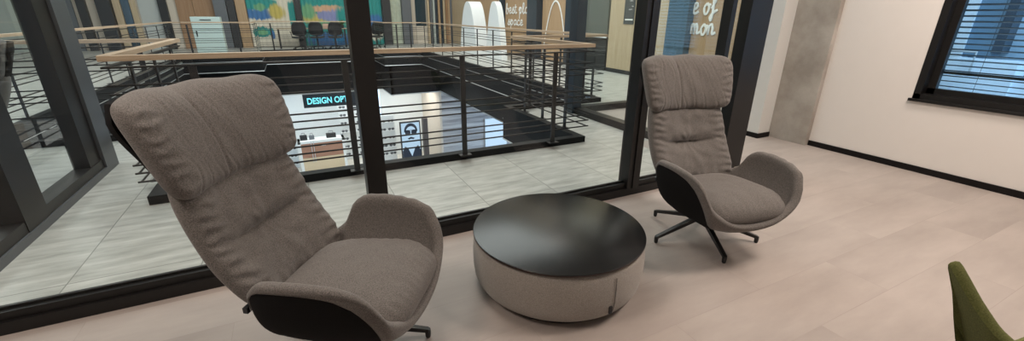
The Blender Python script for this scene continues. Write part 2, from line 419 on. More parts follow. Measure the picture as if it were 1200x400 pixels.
# ---- glass wall between lounge and walkway
gw = struct(empty('window_2', (0, GY, 0)))
def gl(x0, x1, y0, y1, z0, z1, bevel=0): return MB().box(x0, x1, y0-GY, y1-GY, z0, z1, bevel)
gl(WX0, WX1, GY, GY+.085, 0, .062).build('bottom_rail', M['frame'], gw)
f = MB()
for a, b in ((WX0+.05, .275), (.395, 2.275), (2.39, 3.165)):
    f.box(a, b, .022, .075, .062, .104); f.box(a, b, .05, .066, .104, .118)
f.build('glazing_bead', M['frame'], gw)
gl(WX0, WX1, GY, GY+.085, 2.6, ZC).build('top_rail', M['frame'], gw)
gl(.284, .393, GY-.002, GY+.11, .06, 2.6).build('mullion', M['frame'], gw)
f = MB().box(2.272, 2.395, -.002, .11, .06, 2.6); f.build('mullion', M['frame'], gw)
f = MB().box(2.32, 2.365, -.012, 0, .06, 2.6); f.build('mullion_cap', M['frame'], gw)
gl(3.165, 3.215, GY, GY+.09, .06, 2.6).build('mullion', M['frame'], gw)
gl(3.385, 3.57, GY-.01, 2.485, 0, ZC).build('end_post', M['frame'], gw)
gl(3.56, 3.80, 2.485, 2.62, 0, ZC).build('corner_post', M['frame'], gw)
for a, b in ((WX0+.04, .28), (.39, 2.28), (2.39, 3.17), (3.21, 3.395)):
    gl(a, b, GY+.045, GY+.055, .09, 2.62).build('pane', M['glass'], gw)

# ---- glass partition running away on the left of the walkway
gp = struct(empty('window_3', (-1.64, 2.5, 0)))
def pl(x0, x1, y0, y1, z0, z1, bevel=0): return MB().box(x0+1.64, x1+1.64, y0-2.5, y1-2.5, z0, z1, bevel)
pl(-1.79, -1.64, 2.5, 5.14, 0, .055).build('bottom_rail', M['sash'], gp)
pl(-1.78, -1.655, 2.5, 4.86, .055, .13).build('sash_rail', M['frame'], gp)
pl(-1.79, -1.64, 4.86, 5.14, .055, 2.7).build('end_post', M['sash'], gp)
pl(-1.775, -1.665, 4.62, 4.86, .055, 2.7).build('end_sash', M['frame'], gp)
pl(-1.78, -1.65, 3.5, 3.78, .055, 2.7).build('mullion', M['frame'], gp)
pl(-1.79, -1.64, 2.5, 5.14, 2.7, 2.85).build('top_rail', M['frame'], gp)
for a, b in ((2.52, 3.51), (3.77, 4.63)):
    pl(-1.725, -1.715, a, b, .12, 2.71).build('pane', M['glass'], gp)

# ---- glass partition on the right of the walkway with its steel corner column
gq = struct(empty('window_4', (3.75, 3.5, 0)))
def ql(x0, x1, y0, y1, z0, z1, bevel=0): return MB().box(x0-3.75, x1-3.75, y0-3.5, y1-3.5, z0, z1, bevel)
ql(3.66, 3.80, 2.60, 5.14, 0, .09).build('bottom_rail', M['frame'], gq)
ql(3.80, 7.4, 5.14, 5.28, 0, .09).build('bottom_rail', M['frame'], gq)
ql(3.62, 3.78, 5.14, 5.32, 0, 3.2, .004).build('corner_column', M['navy'], gq)
ql(3.66, 3.80, 2.60, 5.14, 2.75, 2.85).build('top_rail', M['frame'], gq)
ql(3.80, 7.4, 5.14, 5.28, 2.75, 2.85).build('top_rail', M['frame'], gq)
ql(3.72, 3.73, 2.61, 5.15, .085, 2.78).build('pane', M['glass'], gq)
ql(3.86, 7.39, 5.2, 5.21, .085, 2.78).build('pane', M['glass'], gq)

# ================================================================== SETTING: atrium
YF, YFR = 16.8, 18.9      # far edge of the void, and the recessed part of it
XV0, XV1, XV2, XV3 = -3.2, -1.13, 2.905, 4.62
YV0, YV1, YV2 = 3.83, 5.72, 6.12
WALL_X, WALL_Y = 7.5, 21.6
void = [(XV1, YV0), (XV2, YV0), (XV2, YV1), (XV3, YV1), (XV3, YF), (3.2, YF), (3.2, YFR), (-.99, YFR), (-.99, YF), (XV0, YF), (XV0, YV2), (XV1, YV2)]
f = MB()
for (x0, x1, y0, y1) in ((-10, 3.39, GY+.09, 3.56), (-10, 3.66, 3.56, YV0), (-10, XV1, YV0, YV2), (-10, XV0, YV2, 21.7), (XV0, -.99, YF, 21.7), (-.99, 3.2, YFR, 21.7), (3.2, 7.6, YF, 21.7), (XV3, 7.6, YV1, YF), (XV2, 3.66, YV0, YV1), (3.66, 7.6, 5.2, YV1)):
    f.box(x0, x1, y0, y1, -.05, 0)
wf = f.build('walkway_floor', M['travertine'])
struct(wf)
# slab edge: curb and fascia around the void
f = MB()
n = len(void)
def offs(poly, d):
    out = []
    for i in range(len(poly)):
        p, q, r = Vector(poly[i-1]), Vector(poly[i]), Vector(poly[(i+1) % len(poly)])
        a = (q-p).normalized(); b = (r-q).normalized()
        na, nb = Vector((a.y, -a.x)), Vector((b.y, -b.x))      # outward for a counter-clockwise loop
        t = (na+nb); t = t/(1+na.dot(nb)); out.append(tuple(q+t*d))
    return out
inner, outer = offs(void, -.10), offs(void, 0)
for i in range(n):
    j = (i+1) % n
    for z0, z1 in ((-.47, .07),):
        V = [f.bm.verts.new((*p, z)) for z in (z0, z1) for p in (inner[i], inner[j], outer[j], outer[i])]
        for q in ((0, 1, 2, 3), (4, 5, 6, 7), (0, 1, 5, 4), (2, 3, 7, 6)): f.bm.faces.new([V[k] for k in q])
struct(f.build('slab_edge', M['fascia']))
# bright metal strips along the slab edge
inner2 = offs(void, -.104)
f = MB()
for i in range(n):
    j = (i+1) % n
    a, b = inner2[i], inner2[j]
    for z in (-.455,): f.tube([(*a, z), (*b, z)], .011, 4)
    a, b = inner[i], inner[j]
struct(f.build('trim_1', M['trim_metal']))
f = MB()
for i in (2, 3, 4, 5, 6, 7, 8, 9, 10):
    a, b = inner2[i], inner2[(i+1) % n]; f.tube([(*a, -.13), (*b, -.13)], .006, 4)
struct(f.build('trim_2', M['trim_metal']))
# black bulkheads under the slabs
f = MB()
f.box(-9, 3.5, 19.9, 20.1, -1.83, -.05); f.box(3.5, 5.6, 18.0, 20, -1.80, -.05); f.box(3.5, 3.6, 18, 20, -1.83, -.05)
f.box(5.6, 9, 5.9, 18.05, -1.75, -.1)
f.box(XV2, 9, YV0, YV1, -4.5, -.1)
f.box(-9, XV0-.05, YV2, 20, -1.75, -.1); f.box(-9, XV1-.05, 2.6, YV2, -4.5, -.1); f.box(-9, 9, 2.6, YV0-.04, -4.5, -.1)
struct(f.build('ceiling_bulkhead', M['fascia']))
f = MB().tube([(-9, 19.885, -1.82), (3.485, 19.885, -1.82), (3.485, 17.985, -1.80), (5.59, 17.985, -1.79), (5.59, 5.9, -1.74)], .022, 4)
struct(f.build('trim_3', M['trim_metal']))
# walls round the atrium
struct(MB().box(-10.2, 7.7, WALL_Y, WALL_Y+.2, 0, 8.9).build('wall_far', M['cream']))
struct(MB().box(WALL_X, WALL_X+.2, 3.5, 21.6, 0, 8.9).build('wall_atrium_right', M['oak_pale']))
struct(MB().box(-10.2, -10, 2.4, 21.8, 0, 8.9).build('wall_atrium_left', M['grey_panel']))
struct(MB().box(-10.2, 7.7, GY+.2, 21.8, 8.7, 8.9).build('ceiling_sky_block', plain('atrium_ceiling', (.45, .45, .44), .8)))  # unseen ceiling, added to block the world's sky light from above
struct(MB().box(-10.2, 7.7, GY-.1, GY+.2, 3.0, 8.9).build('wall_atrium_near', M['ceiling']))
# lower storey
ZL = -5.5
struct(MB().box(-9, 12, 2.4, 26, ZL-.1, ZL).build('lower_floor', plain('pale_lower_floor', (.62, .58, .52), .35)))

# ================================================================== RAILINGS
def railing(name_label, p0, p1, posts, far=False, extend=(0, 0), parapet=None):
    """balustrade run along X or Y from p0 to p1: oak handrail, flat bar, three triplets of rods, posts"""
    p0, p1 = Vector((*p0, 0)), Vector((*p1, 0)); d = (p1-p0); ln = d.length; d.normalize()
    root = tag(empty('railing', p0), name_label, 'railing', None)
    alongx = abs(d.x) > abs(d.y)
    nrm = Vector((-d.y, d.x, 0))
    def P(t, z, o=0): return d*t + nrm*o + Vector((0, 0, z))
    MB().bar(P(-extend[0], 1.084), P(ln+extend[1], 1.084), .068, .036).build('handrail', M['rail_wood' if alongx else 'rail_wood_y'], root)
    MB().bar(P(0, 1.022), P(ln, 1.022), .045, .012).build('flat_bar', M['rail_metal'], root)
    for z in (.90, .84, .778, .602, .54, .477, .325, .262, .195):
        MB().tube([P(0, z), P(ln, z)], .0075 if not far else .008, 6).build('rod', M['rod'], root)
    for t in posts:
        MB().bar(P(t, .055, -.015), P(t, 1.02, -.015), .05, .014, up=tuple(nrm)).box(*sum([[c-.06, c+.06] for c in P(t, 0, 0)[:2]], []), .058, .066).build('post', M['rail_metal'], root)
    return root
def spaced(a, b, inset=.45, gap=1.03):
    n = max(1, round((b-a-2*inset)/gap)); return [a+inset+(b-a-2*inset)*i/n for i in range(n+1)] if b-a > 1 else [(b-a)/2]
r = .0
railing('oak topped black railing right outside the glass wall, behind the round table', (XV1-.02, YV0-.01), (XV2+.02, YV0-.01), [.5, 1.53, 2.56, 3.59])
railing('short oak topped railing running back from the left end of the nearest railing', (XV1, YV0), (XV1, YV2), [.45, 1.13, 1.81])
railing('oak topped railing running left to the glass partition from the short side railing', (XV0, YV2), (XV1, YV2), [.35, 1.05, 1.72])
railing('long oak topped railing along the left side of the atrium opening', (XV0, YV2), (XV0, YF), spaced(0, YF-YV2), True)
railing('short oak topped railing running back from the right end of the nearest railing', (XV2, YV0), (XV2, YV1), [.46, 1.0, 1.5])
railing('oak topped railing crossing in front of the navy steel column', (XV2, YV1), (XV3, YV1), [.3, 1.3])
railing('long oak topped railing in front of the white arches', (XV3, YV1), (XV3, YF), spaced(0, YF-YV1, .3), True)
railing('distant railing in front of the mint white cabinet', (XV0, YF), (-.99, YF), spaced(0, 2.2), True)
railing('distant railing in front of the black office chairs and painted curtains', (-.99, YFR), (3.2, YFR), spaced(0, 4.19), True)
railing('distant railing at the far right corner, beside the vertical slat wall', (3.2, YF), (XV3, YF), spaced(0, 1.42), True)
railing('short distant railing stepping back beside the brown wooden doors', (-.99, YF), (-.99, YFR), [.1, 1.05, 2.0], True)
railing('short distant railing stepping back right of the office chairs', (3.2, YF), (3.2, YFR), [.1, 1.05, 2.0], True)

# ================================================================== LOUNGE CHAIR
RIM = [(-42, (.378, -.275, .388)), (-22, (.392, -.15, .310)), (0, (.396, 0, .29)), (22, (.392, .15, .310)), (42, (.378, .275, .388)), (51, (.358, .31, .455)), (60, (.322, .337, .522)), (71, (.255, .354, .558)),
       (88, (.13, .370, .572)), (98, (.045, .372, .570)), (106, (-.03, .364, .558)), (113, (-.075, .345, .515)), (120, (-.10, .315, .445)), (140, (-.165, .25, .40)), (160, (-.225, .15, .395)), (180, (-.255, 0, .395))]
def rim(a):
    a = ((a+40) % 360)-40
    if a > 180:
        x, y, z = interp(RIM, 360-a) ; return Vector((x, -y, z))
    if a < 0:
        x, y, z = interp(RIM, -a); return Vector((x, -y, z))
    return Vector(interp(RIM, a))
def shell_pt(a, s, inset=0, lift=0):
    R = rim(a); b = Vector((.115*cos(radians(a)), .115*sin(radians(a)), .195))
    t = s*pi/2
    k = sin(t)**1.08; kz = (1-cos(t))**.92
    p = Vector((b.x+(R.x-b.x)*k, b.y+(R.y-b.y)*k, b.z+(R.z-b.z)*kz))
    out = Vector((R.x-.02, R.y, 0)).normalized()
    return p - out*inset + Vector((0, 0, lift))
def sblack(a):
    a = abs(((a+180) % 360)-180)
    return interp([(0, .30), (25, .36), (40, .55), (55, .80), (72, .93), (88, .968), (180, .97)], a)

def pad(nu, nv, e, k, fn):
    """closed cushion: fn(u, v, m, side, h) -> point"""
    mb = MB(); bm = mb.bm
    def grid(side):
        G = []
        for j in range(nv+1):
            row = []
            for i in range(nu+1):
                a, b = sin((i/nu*2-1)*pi/2*.86)/sin(pi/2*.86), sin((j/nv*2-1)*pi/2*.86)/sin(pi/2*.86)
                m = max(abs(a), abs(b))
                q = (abs(a)**e+abs(b)**e)**(1/e) if m > 0 else 1
                u, v = (a*m/q, b*m/q) if m > 0 else (0, 0)
                h = max(0, 1-m**k)**.5
                row.append((u, v, m, h))
            G.append(row)
        return G
    G = grid(1); fr = [[bm.verts.new(fn(u, v, m, 1, h)) for u, v, m, h in r] for r in G]
    bk = []
    for j, r in enumerate(G):
        row = []
        for i, (u, v, m, h) in enumerate(r):
            row.append(fr[j][i] if i in (0, nu) or j in (0, nv) else bm.verts.new(fn(u, v, m, -1, h)))
        bk.append(row)
    for j in range(nv):
        for i in range(nu):
            bm.faces.new((fr[j][i], fr[j][i+1], fr[j+1][i+1], fr[j+1][i]))
            bm.faces.new((bk[j+1][i], bk[j+1][i+1], bk[j][i+1], bk[j][i]))
    return mb
def nz(x, y, z=0): return noise.noise(Vector((x, y, z)))

# centre line of the back (front face of cushion): z -> x
BACKX = [(.36, -.115), (.45, -.17), (.55, -.235), (.65, -.285), (.75, -.325), (.86, -.36), (1.0, -.40), (1.14, -.44)]
def headrest_fn(u, v, m, side, h):
    z = .968+v*.174
    xc = interp(BACKX, z)-.036
    th = .078*h*(1 if side > 0 else .55)
    bulge = .02*(1-v*v)*(1-u*u*.6) if side > 0 else 0
    wr = 0
    if side > 0:
        edge = .25+.75*abs(v)**1.3
        s = u*1.0 + .14*v*(1+u)
        ph = s*31+3.4*nz(s*3, v*1.2, 1)
        cr_ = -max(0, sin(ph))**6                              # narrow creases between soft folds
        wr = (.0058*cr_+.0014*sin(ph))*edge*smoothstep(1.0, .84, m)*(.55+.7*abs(nz(s*2.3, 4.4)))*1.2 + .009*nz(s*4, v*1.3, 3)*(1-m*.5)
        wr -= .007*exp(-((u+.20+.03*v)/.018)**2)*(1-m**6)       # centre seam
        wr += .004*sin(v*26+3*nz(u*5, v*4, 9))*smoothstep(.62, .95, abs(u))*smoothstep(1, .9, m)
    x = xc+side*th+bulge+wr+.092*u*u*(1 if side > 0 else .9)
    y = u*(.322+.022*v-.008*v*v)
    return (x+.0*v, y, z+.004*sin(u*9)*abs(v))
def back_fn(u, v, m, side, h):
    z = .615+v*.25
    w = interp([(-1, .272), (-.4, .288), (.2, .284), (1, .268)], v)
    xc = interp(BACKX, z)-.075
    th = .085*h*(1 if side > 0 else .5)
    bulge = .018*(1-v*v)*(1-u*u*.5) if side > 0 else 0
    wr = 0
    if side > 0:
        v0 = -.10+.22*u*u
        wr -= .034*exp(-((v-v0)/.15)**2)*exp(-(u/.80)**2)
        wr -= .013*exp(-((v-v0)/.035)**2)*exp(-(u/.85)**2)
        wr -= .010*exp(-((u+.02-.25*(v-v0))/.05)**2)*smoothstep(-.75, -.2, v)*smoothstep(.02, -.10, v-v0)
        ang = math.atan2(v+.08, u*1.15); rad = math.hypot(v+.08, u*1.15)
        wr += .0026*sin(ang*9+nz(u*3, v*3, 5)*2)*exp(-((rad-.30)/.22)**2)
        wr += .0055*sin(v*38+u*5+2.5*nz(u*4, v*3, 2))*smoothstep(.5, .92, abs(u))*smoothstep(1, .88, m)
        wr += .010*nz(u*4, v*4, 7)
        wr += .004*sin(u*30+2*nz(u*4, v*2))*smoothstep(.55, .95, abs(v))*smoothstep(1, .9, m)
    x = xc+side*th+bulge+wr+.075*u*u
    return (x, u*w, z)
def seat_fn(u, v, m, side, h):
    # u across (y), v front-back (x)
    x = .108+v*.278
    w = interp([(-1, .24), (-.3, .280), (.4, .295), (1, .265)], v)
    zc = .342+.010*v-.02*smoothstep(.3, 1, v)
    th = .082*h*(1 if side > 0 else .7)
    crown = .022*(1-u*u)*(1-v*v*.5) if side > 0 else 0
    wr = 0
    if side > 0:
        wr += .0035*nz(u*4, v*4, 11)+.003*sin(u*40+2*nz(u*5, v*4))*smoothstep(.7, .97, v)*smoothstep(1, .92, m)
        wr += .003*sin(v*34)*smoothstep(.75, .96, abs(u))*smoothstep(1, .92, m)
    return (x, u*w, zc+side*th+crown+wr+.012*u*u)

def make_chair():
    root = empty('lounge_chair')
    A = [i*360/96 for i in range(96)]
    NS = 14
    # outer black shell
    R = [[Vector((.115*cos(radians(a))*k, .115*sin(radians(a))*k, .192)) for a in A] for k in (.02, .6)]
    R += [[shell_pt(a, sblack(a)*i/NS) for a in A] for i in range(NS+1)]
    R += [[shell_pt(a, sblack(a), .012, 0) for a in A]]
    sh = MB().rings(R, cap0=True)
    # back panel of the shell
    rows = []
    Z = [.40+i*(1.118-.40)/26 for i in range(27)]
    wid = [(.40, .22), (.5, .245), (.62, .25), (.74, .245), (.82, .245), (.90, .270), (1.05, .312), (1.118, .285)]
    for z in Z:
        ww = interp(wid, z); xb = interp(BACKX, z)-.112+.02*smoothstep(.8, .6, z)
        row = []
        for i in range(25):
            u = i/12-1
            row.append(Vector((xb+.095*u*u+.012, u*ww, z)))
        for i in range(24, -1, -1):
            u = i/12-1
            row.append(Vector((xb+.085*u*u-.014*(1-u**6), u*ww, z)))
        rows.append(row)
    sh.rings(rows, cap0=True, cap1=True)
    sh.build('seat_shell', M['shell'], root, True, 55)
    # padded grey lining: front wrap, rolled rim, inside wall
    R = []
    for i in range(5): R.append([shell_pt(a, sblack(a)+(1-sblack(a))*i/5, -.004 if i else .002) for a in A])
    for ins, lf in ((-.005, -.008), (-.006, .002), (-.002, .009), (.008, .0145), (.022, .015), (.034, .009), (.042, -.004), (.046, -.03)):
        R.append([shell_pt(a, 1, ins, lf) for a in A])
    for s in (.78, .66, .54, .4, .2):
        R.append([shell_pt(a, s, .046, .024) for a in A])
    R.append([Vector((.05+.01*cos(radians(a)), .01*sin(radians(a)), .22)) for a in A])
    ln = MB().rings(R, cap1=True)
    for v in ln.bm.verts:                                   # soft gathers on the rolled rim
        if v.co.z > .33:
            t = math.atan2(v.co.y, v.co.x)
            v.co += Vector((cos(t), sin(t), .6)).normalized()*(.0028*sin(t*46+3*nz(t*4, v.co.z*6)))*smoothstep(.40, .52, v.co.z)
    ln.build('shell_lining', M['fabric'], root, True, 70)
    pad(56, 48, 5.5, 5, seat_fn).build('seat_cushion', M['fabric'], root, True, 80)
    pad(110, 90, 7, 7, back_fn).build('back_cushion', M['fabric'], root, True, 80)
    hr = pad(150, 80, 7, 6, headrest_fn).build('headrest', M['fabric'], root, True, 80)
    MB().box(-.185, -.165, -.272, -.240, .375, .398, .002).build('fabric_tab', M['black_plastic'], root)
    # swivel base
    MB().lathe([(0, .196), (.07, .196), (.075, .188), (.036, .176), (.034, .118), (.028, .110), (0, .110)], 32).build('hub', M['black_metal'], root, True, 40)
    proto = None
    for k in range(5):
        lg = MB().bar((.02, 0, .138), (.347, 0, .040), .030, .032, w1=.022, h1=.018).build('leg', M['black_metal'], root, True, 25)
        MB().lathe([(0, .045), (.0125, .045), (.0135, .03), (.012, .006), (.009, 0), (0, 0)], 16, (.345, 0, 0)).build('glide', M['black_plastic'], lg, True, 40)
        lg.rotation_euler.z = radians(72*k)
    return root
def base_rot(root, deg, off):
    k = 0
    for c in kids(root):
        if c.name.startswith('leg'):
            c.rotation_euler.z = radians(deg+72*k); c.location = off; k += 1
        if c.name.startswith('hub'): c.location = off
ch1 = make_chair(); ch1.location = (.018, 1.64, 0); ch1.rotation_euler.z = radians(-35.2)
tag(ch1, 'grey high-backed lounge chair nearest the camera, left of the round black table', 'chair', 'grey lounge chairs')
ch2 = copy_tree(ch1); ch2.location = (2.225, 1.628, 0); ch2.rotation_euler.z = radians(-101.4)
tag(ch2, 'grey high-backed lounge chair right of the round table by the wide dark mullion', 'chair', 'grey lounge chairs')
base_rot(ch1, 20, (.018, .0, 0))
base_rot(ch2, 100+101.4, (-.054, .04, 0))
ch3 = copy_tree(ch1); ch3.location = (-2.71, 5.30, 0); ch3.rotation_euler.z = radians(222)
tag(ch3, 'lounge chair at the left edge, partly seen behind the glass partition', 'chair', 'grey lounge chairs')

# ================================================================== ROUND TABLE
tb = tag(empty('coffee_table', (1.145, 1.69, 0)), 'low round pouf table with glossy black top and grey fabric side', 'table')
MB().lathe([(0, .30), (.40, .30), (.435, .298), (.449, .288), (.456, .262), (.460, .20), (.459, .13), (.452, .08), (.437, .048), (.415, .036), (0, .034)], 96).build('upholstered_body', M['fabric_pouf'], tb, True, 50)
MB().lathe([(0, .034), (.385, .034), (.39, .028), (.39, 0), (0, 0)], 64).build('plinth', M['black_plastic'], tb, True, 40)
tp = MB().lathe([(0, .3135), (.452, .3135), (.4555, .312), (.457, .309), (0, .309)], 128).build('table_top', M['table_top'], tb, True, 30)
MB().lathe([(.30, .309), (.457, .309), (.457, .302), (.452, .2985), (.30, .2985)], 128).build('edge_band', M['table_edge'], tb, True, 30)
a = radians(-87)
sm = MB()
pr = [(.4605, .262), (.4635, .20), (.4625, .13), (.4555, .08), (.441, .05)]
sm.tube([(r_*cos(a), r_*sin(a), z) for r_, z in pr], .0022, 5)
sm.build('seam', M['fabric'], tb, True)
a2 = radians(-89.5)
MB().box(-.004, .004, -.008, .008, -.02, .02, .002, Matrix.Rotation(a2, 3, 'Z')).build('fabric_tab', M['black_plastic'], tb, loc=(.461*cos(a2), .461*sin(a2), .095))

# ================================================================== GREEN ARMCHAIR (lower right corner)
ga = tag(empty('armchair', (1.93, .034, 0), radians(0)), 'olive green felt armchair in the lower right corner, only a pointed wing seen', 'armchair')
GR = [(0, (.36, 0, .33)), (35, (.30, .17, .335)), (70, (.14, .22, .335)), (100, (0, .23, .345)), (116, (-.18, .23, .38)), (126, (-.31, .238, .45)), (133, (-.375, .26, .57)), (138, (-.405, .283, .675)), (143, (-.422, .308, .752)), (148, (-.436, .285, .738)), (156, (-.45, .22, .672)), (164, (-.458, .15, .622)), (180, (-.46, 0, .58))]
def grim(a):
    a = a % 360
    if a > 180:
        x, y, z = interp(GR, 360-a); return Vector((x, -y, z))
    return Vector(interp(GR, a))
def gpt(a, s, inset=0, lift=0):
    R = grim(a); b = Vector((.20*cos(radians(a)), .17*sin(radians(a)), .25)); t = s*pi/2
    k = s**.75; kz = s**1.1
    out = Vector((R.x, R.y, 0)).normalized()
    return Vector((b.x+(R.x-b.x)*k, b.y+(R.y-b.y)*k, b.z+(R.z-b.z)*kz))-out*inset+Vector((0, 0, lift))
A = [i*2 for i in range(180)]
R = [[Vector((.02*cos(radians(a)), .02*sin(radians(a)), .25)) for a in A]]+[[gpt(a, i/16) for a in A] for i in range(17)]
MB().rings(R, cap0=True).build('shell', M['green'], ga, True, 60)
R = [[gpt(a, 1, i_, l_) for a in A] for i_, l_ in ((0, 0), (.004, .007), (.013, .012), (.024, .011), (.032, .004), (.035, -.01))]
R += [[gpt(a, s, .035, .02) for a in A] for s in (.9, .75, .6, .45, .3)]
MB().rings(R).build('lining', M['green_inner'], ga, True, 70)
def gseat(u, v, m, side, h): return (.00+v*.26, u*.17, .315+side*.05*h+(.015*(1-u*u) if side > 0 else 0))
pad(30, 30, 4, 4, gseat).build('seat_cushion', M['green'], ga, True, 80)
for k in range(4):
    q = radians(45+90*k)
    MB().tube([(.15*cos(q), .15*sin(q), .26), (.30*cos(q), .30*sin(q), 0)], [.016, .011], 12).build('leg', M['black_metal'], ga, True)

# ================================================================== FAR SIDE OF THE ATRIUM (level with the lounge)
FY = WALL_Y
KF = 21.55/19.9
def wpanel(name, mat, x0, x1, label, cat, z0=0.0, z1=3.2, d=.06, y=FY, group=None):
    x0, x1 = x0*KF, x1*KF
    o = MB().box(-(x1-x0)/2, (x1-x0)/2, -d, -.001, 0, z1-z0, .004).build(name, mat, loc=((x0+x1)/2, y, z0))
    return tag(o, label, cat, group)
wpanel('wall_panel', M['grey_panel'], -8.9, -7.0, 'large sage grey wall panel far left, behind the glass partition', 'panel')
wpanel('wall_panel', M['slate'], -6.52, -6.22, 'slim slate grey panel farthest left beyond the glass partition post', 'panel')
wpanel('column', M['charcoal'], -6.08, -5.86, 'narrow dark column between the slim grey panel and the blue glass', 'column', d=.2)
wpanel('column', M['charcoal'], -5.58, -5.2, 'broad dark column at far left above the railing corner', 'column', d=.25)
wpanel('wall_panel', M['oak_pale'], -5.18, -4.98, 'pale oak strip right of the broad dark column at far left', 'panel')
wpanel('glass_panel', M['teal_glass'], -4.96, -4.74, 'narrow dark blue glass strip among the pale oak strips at far left', 'panel')
wpanel('wall_panel', M['oak_pale'], -4.72, -4.56, 'pale oak strip left of the light grey panel at far left', 'panel')
wpanel('wall_panel', plain('pale_grey_panel', (.46, .48, .47), .6), -4.5, -3.92, 'light grey panel left of the brown wooden doors', 'panel')
wpanel('column', M['black_plastic'], -3.92, -3.68, 'black column just left of the brown wooden doors', 'column', d=.2)
# brown double door
dd = tag(empty('wooden_door', (-3.21, FY-.002, 0)), 'tall brown wooden double door behind the mint white cabinet', 'door')
MB().box(-.5, .035, -.07, 0, 0, 3.2, .004).build('door_leaf', M['brown_wood'], dd)
MB().box(.045, .72, -.07, 0, 0, 3.2, .004).build('door_leaf', M['brown_wood'], dd)
MB().box(-.02, .0, -.11, -.07, .9, 1.15, .003).build('handle', M['black_metal'], dd)
wpanel('column', M['slate'], -2.28, -1.89, 'slate grey column right of the mint white cabinet', 'column', d=.3)
wpanel('column', M['charcoal'], -1.86, -1.62, 'dark charcoal column beside the oak strip left of the painted curtains', 'column', d=.3)
wpanel('wall_panel', M['oak'], -1.60, -1.27, 'oak strip at the left edge of the painted curtains', 'panel', d=.2)
# painted curtains, pleated
def curtain(x0, x1, mat, label):
    x0, x1 = x0*KF, x1*KF
    m = MB(); n = int((x1-x0)/.028); rows = []
    for z in (0.02, .6, 1.2, 1.8, 2.4, 3.0):
        rows.append([Vector((x0+(x1-x0)*i/n-(x0+x1)/2, -.14-.022*sin(2*pi*i/6), z)) for i in range(n+1)]+[Vector((x0+(x1-x0)*i/n-(x0+x1)/2, -.125-.022*sin(2*pi*i/6), z)) for i in range(n, -1, -1)])
    m.rings(rows, cap0=True, cap1=True)
    o = m.build('curtain', mat, None, True, 60, loc=((x0+x1)/2, FY, 0)); return tag(o, label, 'curtain', 'painted curtains')
curtain(-1.25, .38, M['mural_a'], 'cream curtain painted with blue and yellow patches, left of the slim dark post')
curtain(.62, 2.95, M['mural_b'], 'teal green and blue painted curtain behind the black office chairs')
curtain(2.99, 3.74, M['mural_c'], 'blue painted curtain strip just right of the central mullion')
wpanel('column', M['charcoal'], .40, .60, 'slim dark post between the two painted curtains', 'column', d=.3)
wpanel('column', M['charcoal'], 3.76, 4.10, 'dark column right of the blue painted curtain strip', 'column', d=.3)
curtain(4.12, 4.58, plain('cream_teal_curtain', (.45, .48, .38), .8, vary=.3, scale=6), 'narrow cream and green curtain between two dark columns')
wpanel('column', M['slate'], 4.60, 5.0, 'slate column left of the dark glazed opening', 'column', d=.3)
wpanel('wall_panel', M['cream'], 5.02, 5.2, 'cream strip between the slate column and the dark glazed opening', 'panel')
dg = tag(empty('glazed_opening', (5.92, FY-.002, 0)), 'dark glazed opening with a light lower panel beside the vertical slats', 'opening')
MB().box(-.25, .25, -.06, 0, .85, 3.2).build('dark_glazing', M['teal_glass'], dg)
MB().box(-.25, .25, -.06, 0, 0, .84).build('lower_panel', M['cream'], dg)
# vertical slats on the far right corner: individual battens
sx = [5.80, 5.93, 6.06, 6.18, 6.30, 6.42, 6.54, 6.66, 6.77, 6.87]
sm_ = ['oak_pale', 'slate', 'grey_panel', 'navy', 'oak', 'navy', 'oak_pale', 'brown_wood', 'oak', 'slate']
ord_ = ['first', 'second', 'third', 'fourth', 'fifth', 'sixth', 'seventh', 'eighth', 'ninth', 'tenth']
cn = {'oak_pale': 'pale oak', 'slate': 'slate grey', 'grey_panel': 'sage grey', 'navy': 'dark navy', 'oak': 'oak', 'brown_wood': 'brown wooden'}
for i, x in enumerate(sx):
    o = MB().box(-.052, .052, -.16, -.02, 0, 3.2, .006).build('batten', M[sm_[i]], loc=(x*KF, FY, 0))
    tag(o, '%s vertical batten, %s from the left in the row beside the white arches' % (cn[sm_[i]], ord_[i]), 'batten', 'vertical battens on the far wall')
# mint white cabinet
cb = tag(empty('cabinet', (-2.40, 18.25, 0)), 'mint white cabinet standing behind the far railing before brown doors', 'cabinet')
MB().box(-.42, .42, -.22, .22, .04, 1.24, .012).build('carcass', M['mint'], cb)
MB().box(-.405, .405, -.24, -.22, .84, 1.22, .006).build('drawer', M['mint'], cb)
MB().box(-.405, .405, -.24, -.22, .07, .825, .006).build('door', M['mint'], cb)
MB().box(-.16, .16, -.252, -.24, 1.13, 1.155).build('slot', M['black_plastic'], cb)
MB().box(-.33, -.30, -.262, -.24, .62, .80, .004).build('handle', M['black_plastic'], cb)
MB().box(-.38, .38, -.2, .2, 0, .04).build('plinth', M['black_plastic'], cb)
# meeting table with plants
mt = tag(empty('meeting_table', (1.05, 20.55, 0)), 'long thin table with oak edge behind the black office chairs', 'table')
MB().box(-1.45, 2.1, -.32, .32, .765, .80, .004).build('table_top', M['oak_pale'], mt)
for x, y in ((-1.38, -.26), (-1.38, .26), (2.03, -.26), (2.03, .26), (1.15, -.26)): MB().box(x-.03, x+.03, y-.03, y+.03, 0, .765).build('leg', M['black_metal'], mt)
